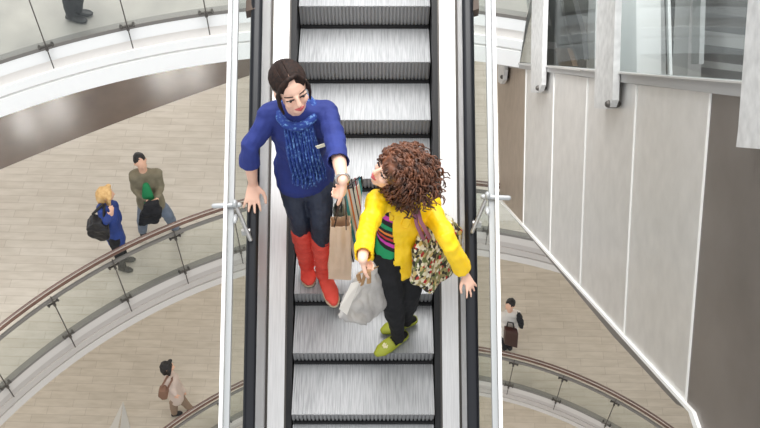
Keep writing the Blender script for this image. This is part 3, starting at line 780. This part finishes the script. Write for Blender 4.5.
shoem = mat('lime_green_leather', (158,164,44), .45); cream_f = mat('cream_flower', (230,222,180), .6); skin_s = mat('black_tights', (20,18,20), .8)
for s in 'AB':
    b = B(); b.tube([lerp(J['kn'+s],J['an'+s],.80), J['an'+s]-V((0,0,.03))], [.040,.038], 12)
    shoe_shape(b, J['an'+s], J['to'+s], .86, zs=zG+.008); blob('tights', b, skin_s, girl, .005, 1)
    b = B(); shoe_shape(b, J['an'+s], J['to'+s], 1.06, 1.1, zs=zG+.008)
    an, to = J['an'+s], J['to'+s]; d = V((to.x-an.x,to.y-an.y,0)).normalized(); L = (V((to.x-an.x,to.y-an.y,0))).length
    def cutv(p, an=an, d=d, L=L): 
        q = V((p.x-an.x,p.y-an.y,0)); t = q.dot(d); w = abs(q.dot(V((-d.y,d.x,0)))); return (p.z > zG+.044 and -.035 < t < L*.26 and w < .024) or (p.z > zG+.054 and t < L*.26)
    sh = blob('shoe', b, shoem, girl, .005, 1, cut=cutv, solid=.004)
    fl_ = B(); c0 = V((an.x,an.y,zG+.060))+d*(L*.60)
    for k in range(6):
        a = 2*PI*k/6; fl_.ell(c0+V((math.cos(a)*.012, math.sin(a)*.012, 0)), (.008,.008,.005), None, 8, 5)
    fl_.ell(c0+V((0,0,.004)), (.006,.006,.005), None, 8, 5); obj('shoe_flower', fl_, cream_f, sh, True)
# curly hair
curlm = mat('curly_brown_hair', (46,26,17), .5, 0, (122,74,48), 16, (2,2,1))
r, f, u = basis(face, hup); M = Matrix((r,f,u)).transposed(); hc_ = J['head']
b = B(); b.ell(hc_+u*.036-f*.014, (.094,.106,.098), M); b.ell(hc_-f*.075-u*.01, (.100,.085,.105), M); b.ell(hc_-f*.10-u*.075, (.118,.088,.100), M)
def cutf(p):
    q = p-hc_; x, y, z = q.dot(r), q.dot(f), q.dot(u); return y > .055 and z < .040 and abs(x) < .058
hair = blob('hair', b, curlm, girl, .007, 2, wrinkle(.009,(34,34,34),9), cut=cutf)
b = B(); rnd = random.Random(5)
for i in range(760):
    th = rnd.uniform(0, 2*PI); ph = rnd.uniform(-1, 1)**1
    dirn = (r*math.cos(th)*math.cos(ph*1.3)+f*math.sin(th)*math.cos(ph*1.3)+u*math.sin(ph*1.3)).normalized()
    yy = dirn.dot(f); zz = dirn.dot(u)
    if yy > .62 and zz < .42: continue
    p = hc_-f*.022+u*.022+dirn*(.090 if zz < .2 else .096)
    ln = rnd.uniform(.08,.20) if yy < .1 and zz < .75 else rnd.uniform(.06,.12)
    flow = (dirn*(.75 if zz < .6 else .25)-f*(.55 if zz < .6 else 1.1)+V((.30,-.10,-1.0))*1.25); a0 = rnd.uniform(0,6.28); cr_ = rnd.uniform(.007,.015); fq = rnd.uniform(2.2,3.6)
    pts = []; q = p.copy(); dcur = dirn.copy()
    N_ = 16
    for k in range(N_):
        t = k/(N_-1); dcur = (dcur*.78+flow.normalized()*.22+V((0,0,-.05))).normalized(); q = q+dcur*ln/N_
        o1 = dcur.orthogonal().normalized(); o2 = dcur.cross(o1); a = a0+t*fq*2*PI
        pts.append(q+(o1*math.cos(a)+o2*math.sin(a))*cr_*min(1,t*3))
    w0 = rnd.uniform(.0045,.0085); b.tube(pts, [w0*(1-.55*k/(N_-1)) for k in range(N_)], 6, rnd=False)
obj('curls', b, curlm, hair, True)
# floral shoulder bag
def floral():
    m = bpy.data.materials.new('floral_fabric'); m.use_nodes = True; nt = m.node_tree; b = nt.nodes['Principled BSDF']; N = nt.nodes.new; L = nt.links.new
    tc = N('ShaderNodeTexCoord'); v = N('ShaderNodeTexVoronoi'); v.inputs['Scale'].default_value = 58; L(tc.outputs['Object'], v.inputs['Vector'])
    sp = N('ShaderNodeSeparateColor'); L(v.outputs['Color'], sp.inputs[0])
    r = N('ShaderNodeValToRGB'); r.color_ramp.interpolation = 'CONSTANT'; e = r.color_ramp.elements
    cols = [(0,(46,40,30)),(.24,(150,138,92)),(.42,(222,212,180)),(.60,(112,120,72)),(.74,(196,172,112)),(.86,(178,48,44)),(.93,(236,230,212))]
    e[0].color = lin(cols[0][1]); e[1].position = cols[1][0]; e[1].color = lin(cols[1][1])
    for p, c in cols[2:]: q = e.new(p); q.color = lin(c)
    L(sp.outputs[0], r.inputs[0])
    v2 = N('ShaderNodeTexVoronoi'); v2.inputs['Scale'].default_value = 17; L(tc.outputs['Object'], v2.inputs['Vector'])
    lt = N('ShaderNodeMath'); lt.operation = 'LESS_THAN'; lt.inputs[1].default_value = .27; L(v2.outputs['Distance'], lt.inputs[0])
    mx = N('ShaderNodeMix'); mx.data_type = 'RGBA'; L(lt.outputs[0], mx.inputs[0]); L(r.outputs[0], mx.inputs[6])
    sp2 = N('ShaderNodeSeparateColor'); L(v2.outputs['Color'], sp2.inputs[0]); r2 = N('ShaderNodeValToRGB'); r2.color_ramp.interpolation = 'CONSTANT'; e = r2.color_ramp.elements
    e[0].color = lin((228,216,186)); e[1].position = .62; e[1].color = lin((190,46,44)); q = e.new(.8); q.color = lin((206,176,96)); L(sp2.outputs[0], r2.inputs[0]); L(r2.outputs[0], mx.inputs[7])
    L(mx.outputs[2], b.inputs['Base Color']); b.inputs['Roughness'].default_value = .7; MATS['floral'] = m; return m
flor = floral()
bagp = [(418,231,2.97),(447,214,3.22),(462,228,3.20),(462,245,3.14),(452,272,3.02),(429,292,2.86),(411,281,2.84),(413,252,2.90)]
fb = thing('shoulder_bag', 'large floral fabric bag hanging from the shoulder of the woman in yellow', 'bag', at(430,270,3.0))
b = B(); cen = at(436,252,3.07); nrm = V((.1,-.85,.3)).normalized(); ol = [at(x,y,Y) for x,y,Y in bagp]
secs = []
ol2 = []
for i in range(len(ol)):
    for t in (0,.33,.66): ol2.append(lerp(ol[i], ol[(i+1)%len(ol)], t))
for t, k in ((-1,.86),(-.6,.97),(0,1.0),(.6,.97),(1,.86)): secs.append([cen+(p-cen)*k+nrm*t*.045-V((0,0,0)) for p in ol2])
b.loft(secs)
blob('bag_body', b, flor, fb, .007, 4, wrinkle(.010,(16,16,16),8))
mauve = mat('mauve_strap', (160,100,120), .6)
shp = J['shB']+V((-.055,-.02,.055))
sb = B(); sb.tube([at(424,240,2.96), at(417,225,2.93), at(414.5,212,2.955), shp+V((-.02,-.03,.01)), shp+V((0,.05,0)), at(438,222,3.2)], [(.011,.004)]*6, 8); 
sb.tube([at(430,238,2.96), at(421,222,2.93), at(418,211,2.955), shp+V((.01,-.03,.01)), shp+V((.03,.05,0)), at(441,222,3.2)], [(.011,.004)]*6, 8)
obj('strap', sb, mauve, fb, True)
# translucent white carrier bag in her hand
hg = J['wrA']+V((.012,.0,-.060))
silver = mat('grey_white_paper', (196,191,184), .5, 0, (158,154,150), 7, bump=.5, bscale=14)
t = thing('carrier_bag', 'crumpled grey white paper bag with tan handles held by the woman in yellow', 'bag', at(364,305,2.87))
q = [at(352,283,2.85), at(378,265,2.92), at(390,296,2.90), at(371,316,2.78), at(339,309,2.74), at(351,291,2.80)]
b = B(); cb = sum(q, V((0,0,0)))/6; dn = V((.15,.8,.45)).normalized()
q2 = []
for i in range(6):
    for tt in (0,.25,.5,.75): q2.append(lerp(q[i], q[(i+1)%6], tt))
b.loft([[cb+(p-cb)*k+dn*tt*.06 for p in q2] for tt, k in ((-1,.93),(-.5,1.0),(.5,1.0),(1,.90))])
crm = lambda p: .022*(abs(noise.noise(p*9))-.2)+.012*abs(noise.noise(V((p.x*20,p.y*20,p.z*8))))
bb = blob('bag_body', b, silver, t, .006, 2, crm)
b = B(); b.loft([[at(351,283,2.78), at(339,309,2.68), at(347,315,2.685), at(360,281,2.80)], [at(351,283,2.785), at(339,309,2.685), at(347,315,2.69), at(360,281,2.805)]]); obj('side_fold', b, mat('white_paper_fold', (232,226,216), .6), t)
hb = B()
hb.tube([at(360,282,2.80), at(358,274,2.82), hg+V((-.012,-.02,.0)), hg+V((.018,-.02,.0)), at(369,275,2.82), at(369,283,2.80)], [(.013,.004)]*6, 8)
hb.tube([at(362,285,2.80), at(365,274,2.82), hg+V((.0,-.01,.01)), at(373,269,2.86), at(377,267,2.89)], [(.014,.004)]*5, 8)
obj('handle', hb, mat('tan_paper_handle', (186,146,104), .7), t, True)

# ---- people on the floors below ------------------------------------------
def bystander(label, foot_px, level, px, face, hup, side_v, mats, hairf, opts={}):
    "px: joint pixels; depths follow an upright figure standing at foot_px"
    fp = at(*foot_px, z=level); root = thing('person', label, 'person', fp); Jb = {}
    for k, v in px.items():
        if k[:2] in ('an','to'): Jb[k] = at(v[0], v[1], z=level+(.09 if k[:2] == 'an' else .04))
        else: Jb[k] = at(v[0], v[1], Y=fp.y+(v[2] if len(v) > 2 else 0))
    k = opts.get('k', 1.12); side = V(side_v).normalized()
    hA = opts.get('handA', ((0,-.3,-1),(0,-1,0),(1,0,0))); hB = opts.get('handB', ((0,-.3,-1),(0,-1,0),(-1,0,0)))
    bd = body_mesh(Jb, root, dict(face=face, hup=hup, hs=1.12, k=k, z=level, handA=hA, handB=hB), skin_m, .014)
    b = B(); legs_shape(b, Jb, side, .012, k, opts.get('lend',(.95,.95))); blob('trousers', b, mats[1], root, .013, 2, wrinkle(.012,(9,9,6)))
    b = B(); torso_chain(b, Jb, side, .03, k, hem=(Jb['pelvis']-V((0,0,opts.get('hem',.05))), (.17*k,.125*k)))
    for s in 'AB': arm_chain(b, Jb['sh'+s], Jb['el'+s], Jb['wr'+s], [.075,.066,.060,.056,.048], end=opts.get('sl',.85))
    blob(opts.get('top','jacket'), b, mats[0], root, .013, 2, wrinkle(.014,(9,9,6),3), cut=opts.get('cut'), solid=.012 if opts.get('cut') else 0)
    for s in 'AB':
        b = B(); b.tube([lerp(Jb['kn'+s],Jb['an'+s],.85), Jb['an'+s]-V((0,0,.03))], [.05,.05], 10); shoe_shape(b, Jb['an'+s], Jb['to'+s], 1.3, zs=level+.012); blob('shoe', b, mats[2], root, .012, 1)
    r, f, u = basis(face, hup); M = Matrix((r,f,u)).transposed(); c = Jb['head']; P = lambda x,y,z: c+(r*x+f*y+u*z)*1.12
    b = B(); hairf(b, P, M)
    def cut(p):
        if hairf is short_hair: return False
        q = p-c; x, y, z = q.dot(r)/1.12, q.dot(f)/1.12, q.dot(u)/1.12; return y > .045 and z < .055 and abs(x) < .068
    blob('hair', b, mats[3], root, .012, 2, wrinkle(.01,(20,20,20),4), cut=cut)
    return root, Jb, bd
def short_hair(b, P, M): b.ell(P(0,-.030,.046), (.086,.098,.084), M); b.ell(P(0,-.06,0), (.07,.055,.07), M)
def bob_hair(b, P, M):
    b.ell(P(0,-.014,.040), (.090,.105,.092), M)
    b.tube([P(0,-.035,.04), P(0,-.055,-.05), P(0,-.05,-.12)], [(.092,.085),(.098,.075),(.085,.06)], 14, side=M@V((1,0,0)))
    for k in (-1,1): b.tube([P(k*.05,.05,.09), P(k*.088,.035,.02), P(k*.088,.02,-.08), P(k*.075,.0,-.12)], [.03,.03,.03,.02], 10)
blond = mat('blonde_hair', (206,160,98), .5, 0, (228,190,130), 25); bkh = mat('black_hair', (22,17,16), .5)
jeans = mat('faded_blue_jeans', (98,108,124), .75, 0, (120,130,146), 8); blkt = mat('black_trousers', (22,22,26), .8); blks = mat('black_shoe_leather', (22,20,20), .5)
navy = mat('bright_navy_coat', (36,58,122), .75, 0, (46,72,146), 6); khaki = mat('khaki_jacket_cloth', (116,108,88), .8, 0, (132,124,102), 8)
# man
foot = (152,237)
px = dict(head=(140.5,162), neck=(144,173), chest=(146,181), waist=(149,194), pelvis=(151.5,203), shA=(134.5,176,-.02), shB=(157,174,.02),
    elA=(134.5,190,-.08), wrA=(148,201,-.30), elB=(160.5,188,-.05), wrB=(157,199,-.30), hipA=(145.5,206), hipB=(157.5,205), knA=(142.5,219,-.04), knB=(167.5,214,-.02),
    anA=(142.5,231), toA=(144,236), anB=(175.5,228), toB=(183,231.5))
def man_cut(p): return False
man, Jm, bdm = bystander('man in khaki jacket over green shirt, leaning against the brown handrail with legs apart', foot, L2, px, (.45,-.75,-.35), (0,-.15,1), (1,.1,0), (khaki, jeans, blks, bkh), short_hair,
    dict(k=1.15, handA=((.6,-.3,-.6),(0,-1,.3),(0,0,1)), handB=((-.3,-.3,-.9),(0,-1,.3),(0,0,1))))
gs = mat('green_shirt_cloth', (24,122,72), .8)
b = B(); n0 = Jm['neck']; b.tube([n0+V((.05,-.20,-.03)), Jm['chest']+V((.06,-.26,-.0)), Jm['waist']+V((.08,-.24,.02)), Jm['waist']+V((.10,-.22,-.12))], [(.05,.05),(.085,.04),(.10,.04),(.08,.03)], 12, side=(1,0,0)); blob('shirt', b, gs, man, .012, 2)
t = thing('held_jacket', 'black folded garment held in front by the man in khaki', 'garment', at(150,219,Y=Jm['wrA'].y))
b = B(); Yh = Jm['wrA'].y-.06; b.prism([at(x,y,Y=Yh) for x,y in ((146,201),(158.5,199),(162,208),(161,217),(157,220),(150,219),(140,221),(139,216))], (0,-.09,0)); blob('cloth', b, blkt, t, .015, 4, wrinkle(.03,(9,9,9)))
# blonde woman
foot = (124,268)
px = dict(head=(105.5,194.5), neck=(107,204), chest=(108.5,213), waist=(112,225), pelvis=(114.5,233), shA=(102,209,-.16), shB=(113,206.5,.16),
    elA=(104,222,-.20), wrA=(112,214,-.32), elB=(118,218,.12), wrB=(116,229,.1), hipA=(114,237,-.09), hipB=(117,236,.09), knA=(118,251,-.09), knB=(121,249,.09),
    anA=(122,267), toA=(132,270), anB=(124,258), toB=(135,259))
blonde, Jb_, bdb = bystander('blonde woman in blue coat and black trousers with a black shoulder bag', foot, L2, px, (.9,.25,-.1), (-.1,0,1), (.3,-.95,0), (navy, blkt, blks, blond), bob_hair,
    dict(k=1.0, hem=.16, handA=((.2,.1,1),(.8,-.5,0),(0,-1,0)), top='coat'))
t = thing('shoulder_bag', 'black bag on the back of the blonde woman in the blue coat', 'bag', at(98,232,Y=Jb_['pelvis'].y-.15))
Yb_ = Jb_['pelvis'].y-.16; b = B(); b.prism([at(x,y,Y=Yb_) for x,y in ((92,214),(102,213),(109,220),(109,229),(101,232),(88,226),(87,219))], (.02,-.16,-.02)); blob('bag_body', b, mat('black_bag_leather', (26,25,27), .4), t, .014, 3, wrinkle(.02,(8,8,8)))
b = B(); b.tube([at(93,214,Y=Yb_-.05), at(102,205,Y=Yb_-.05), at(105,204.5,Y=Yb_+.1)], .02, 8); b.tube([at(104,216,Y=Yb_-.1), at(104,206,Y=Yb_-.02), at(106,204.5,Y=Yb_+.1)], .02, 8); obj('strap', b, blks, t, True)
# walking woman
foot = (183,414)
px = dict(head=(167.5,367), neck=(169,375), chest=(171,381), waist=(174,390), pelvis=(176.5,396), shA=(168,379,-.14), shB=(174,377,.14),
    elA=(169,388,-.16), wrA=(176,394,-.20), elB=(179,386,.14), wrB=(184,391,.10), hipA=(175,398,-.08), hipB=(179,397,.08), knA=(173.5,405,-.06), knB=(184,402,.06),
    anA=(174.5,413), toA=(182,412.5), anB=(190,408.5), toB=(197,408))
cream_k = mat('pale_pink_knit', (206,186,172), .85); tan_t = mat('tan_trousers', (142,118,98), .8)
walker, Jw_, bdw = bystander('walking woman in pale top and tan trousers, alone on the lower floor', foot, L1, px, (.95,.1,-.05), (-.1,0,1), (.15,-.98,0), (cream_k, tan_t, blks, bkh), bob_hair, dict(k=1.0, top='jumper'))
t = thing('shoulder_bag', 'brown leather bag on the hip of the walking woman in tan trousers', 'bag', at(164,393,Y=Jw_['pelvis'].y-.2))
Yb_ = Jw_['pelvis'].y-.20; b = B(); b.prism([at(x,y,Y=Yb_) for x,y in ((160,385),(166,384.5),(169,388),(168,392.5),(163,393.5),(158.5,390))], (.0,-.12,-.02)); blob('bag_body', b, mat('brown_leather', (128,92,72), .5), t, .014, 3)
b = B(); b.tube([at(162,386,Y=Yb_-.05), at(167,377,Y=Yb_+.03), at(171,375.5,Y=Yb_+.2)], .018, 8); b.tube([at(168,388,Y=Yb_-.05), at(172,380,Y=Yb_-.03), at(172,375.8,Y=Yb_+.2)], .018, 8); obj('strap', b, mat('brown_leather', (128,92,72), .5), t, True)
# right-hand figure
foot = (508,346)
px = dict(head=(510,305), neck=(510,312), chest=(510,317), waist=(509,326), pelvis=(508.5,332), shA=(504,315,.05), shB=(517,314,-.05),
    elA=(501,322,.0), wrA=(506,327,-.15), elB=(520,322,-.05), wrB=(515,327,-.16), hipA=(505.5,334), hipB=(511.5,334), knA=(505,340), knB=(510,340),
    anA=(505,346), toA=(504,350), anB=(510,345.5), toB=(510,350))
white_k = mat('white_jumper_knit', (222,216,208), .85)
rp_, Jr, _ = bystander('dark-haired person in white jumper standing right of the escalator, holding a brown bag', foot, L1, px, (-.4,-.85,-.45), (0,-.1,1), (1,-.1,0), (white_k, blkt, blks, bkh), short_hair, dict(k=1.0, top='jumper'))
t = thing('handbag', 'dark brown square bag carried by the person in the white jumper', 'bag', at(510,340,Y=Jr['pelvis'].y-.25))
Yb_ = Jr['pelvis'].y-.24; b = B(); b.prism([at(x,y,Y=Yb_) for x,y in ((504,325),(517,328),(516,343),(503,339))], (.02,-.12,0)); obj('bag_body', b, mat('dark_brown_leather', (62,34,28), .45), t, bevel=.02)
b = B(); b.tube([at(507,326,Y=Yb_-.05), at(508,322,Y=Yb_-.05), at(513,323,Y=Yb_-.05), at(514,328,Y=Yb_-.05)], .014, 8); obj('handle', b, blks, t, True)
t = thing('scarf', 'black shawl hanging from the arm of the person in the white jumper', 'garment', at(521,324,Y=Jr['shB'].y))
b = B(); b.prism([at(x,y,Y=Jr['shB'].y-.10) for x,y in ((517,310),(520,312),(523.5,320),(523,326),(519,325),(516.5,318))], (0,-.08,0)); blob('cloth', b, blkt, t, .015, 3, wrinkle(.02,(9,9,9)))
t = thing('floor_sign', 'pale folded plastic sign on the lower floor, cut by the bottom edge of the picture', 'sign', at(118,428,z=L1))
top_ = at(123,402,z=L1+.62)
for q_ in (((106,436),(116,440)), ((119,440),(132,434))):
    a_, b_ = at(*q_[0],z=L1), at(*q_[1],z=L1)
    obj('sign_panel', B().prism([a_, b_, lerp(b_,top_,.96), top_], (.0,.02,0)), mat('pale_sign_plastic', (194,188,178), .5), t)
# person at the top left, only the legs in the picture
foot = (80,20)
px = dict(head=(62,-95), neck=(64,-80), chest=(65,-68), waist=(68,-48), pelvis=(70,-34), shA=(53,-76,-.05), shB=(77,-78,.05),
    elA=(50,-55,-.03), wrA=(52,-33,-.05), elB=(84,-58,.03), wrB=(86,-36,.0), hipA=(65,-28), hipB=(76,-30), knA=(68,-6), knB=(77,-7),
    anA=(70,14), toA=(86,20.5), anB=(77,9), toB=(92,13))
bystander('person in black trousers and shoes behind the top left glass railing', foot, L3, px, (.5,-.8,0), (0,0,1), (1,.1,0), (mat('charcoal_coat', (60,60,64), .8), blkt, blks, bkh), short_hair, dict(k=1.05, lend=(.97,.97)))
# ------------------------------------------------------------------ light, world, camera
GR = {'fin': 'steel fins along the clad wall', 'guard': 'glass guards beside the escalator', 'bracket': 'brown brackets beside the handrails', 'column': 'columns behind the side glass', 'railing': 'curved railings of the atrium floors'}
for o in list(C.objects):
    if o.parent is None and o.get('category') in GR: o['group'] = GR[o['category']]
w = bpy.data.worlds.new('sky'); bpy.context.scene.world = w; w.use_nodes = True
bg = w.node_tree.nodes['Background']; bg.inputs[0].default_value = (.93,.96,1,1); bg.inputs[1].default_value = 1.05
def area(name, loc, size, power, rot=(0,0,0), col=(1,1,1), shape='RECTANGLE', sy=None):
    l = bpy.data.lights.new(name, 'AREA'); l.shape = shape; l.size = size; l.size_y = sy or size; l.energy = power; l.color = col
    o = bpy.data.objects.new(name, l); C.objects.link(o); o.location = loc; o.rotation_euler = rot; return o
area('skylight', (0,8,7), 12, 3100, (math.radians(-8),0,0), (1,.99,.97), sy=14)
for i, (lv, rr) in enumerate(((L3-.78,11),(L2-.68,10.5),(L1-.66,9.5),(L3+3.6,9.5))):  # lowest and topmost rings are added fill for bottom floor and balcony edge
    for k, deg in enumerate((60,85,110,135,158)):
        a = math.radians(deg); area('ceiling_and_fill_lamp', (.3+rr*math.cos(a), 1.5+rr*math.sin(a), lv), 1.2, 45, (0,0,0), (1,.95,.88))
area('wall_fill', (.8,7.2,-4.6), 1.2, 60, (0,math.radians(-20),0), (1,1,1))  # added unseen fill, brightens the upper left of the clad wall
cam = bpy.data.cameras.new('camera'); co = bpy.data.objects.new('camera', cam); C.objects.link(co)
cam.sensor_width = 36; cam.lens = F/760*36; co.rotation_euler = (math.radians(90)-PITCH, 0, 0); cam.clip_start = .05
bpy.context.scene.camera = co
vs = bpy.context.scene.view_settings; vs.view_transform = 'Standard'; vs.look = 'None'; vs.gamma = 1; vs.exposure = 0; vs.use_curve_mapping = False
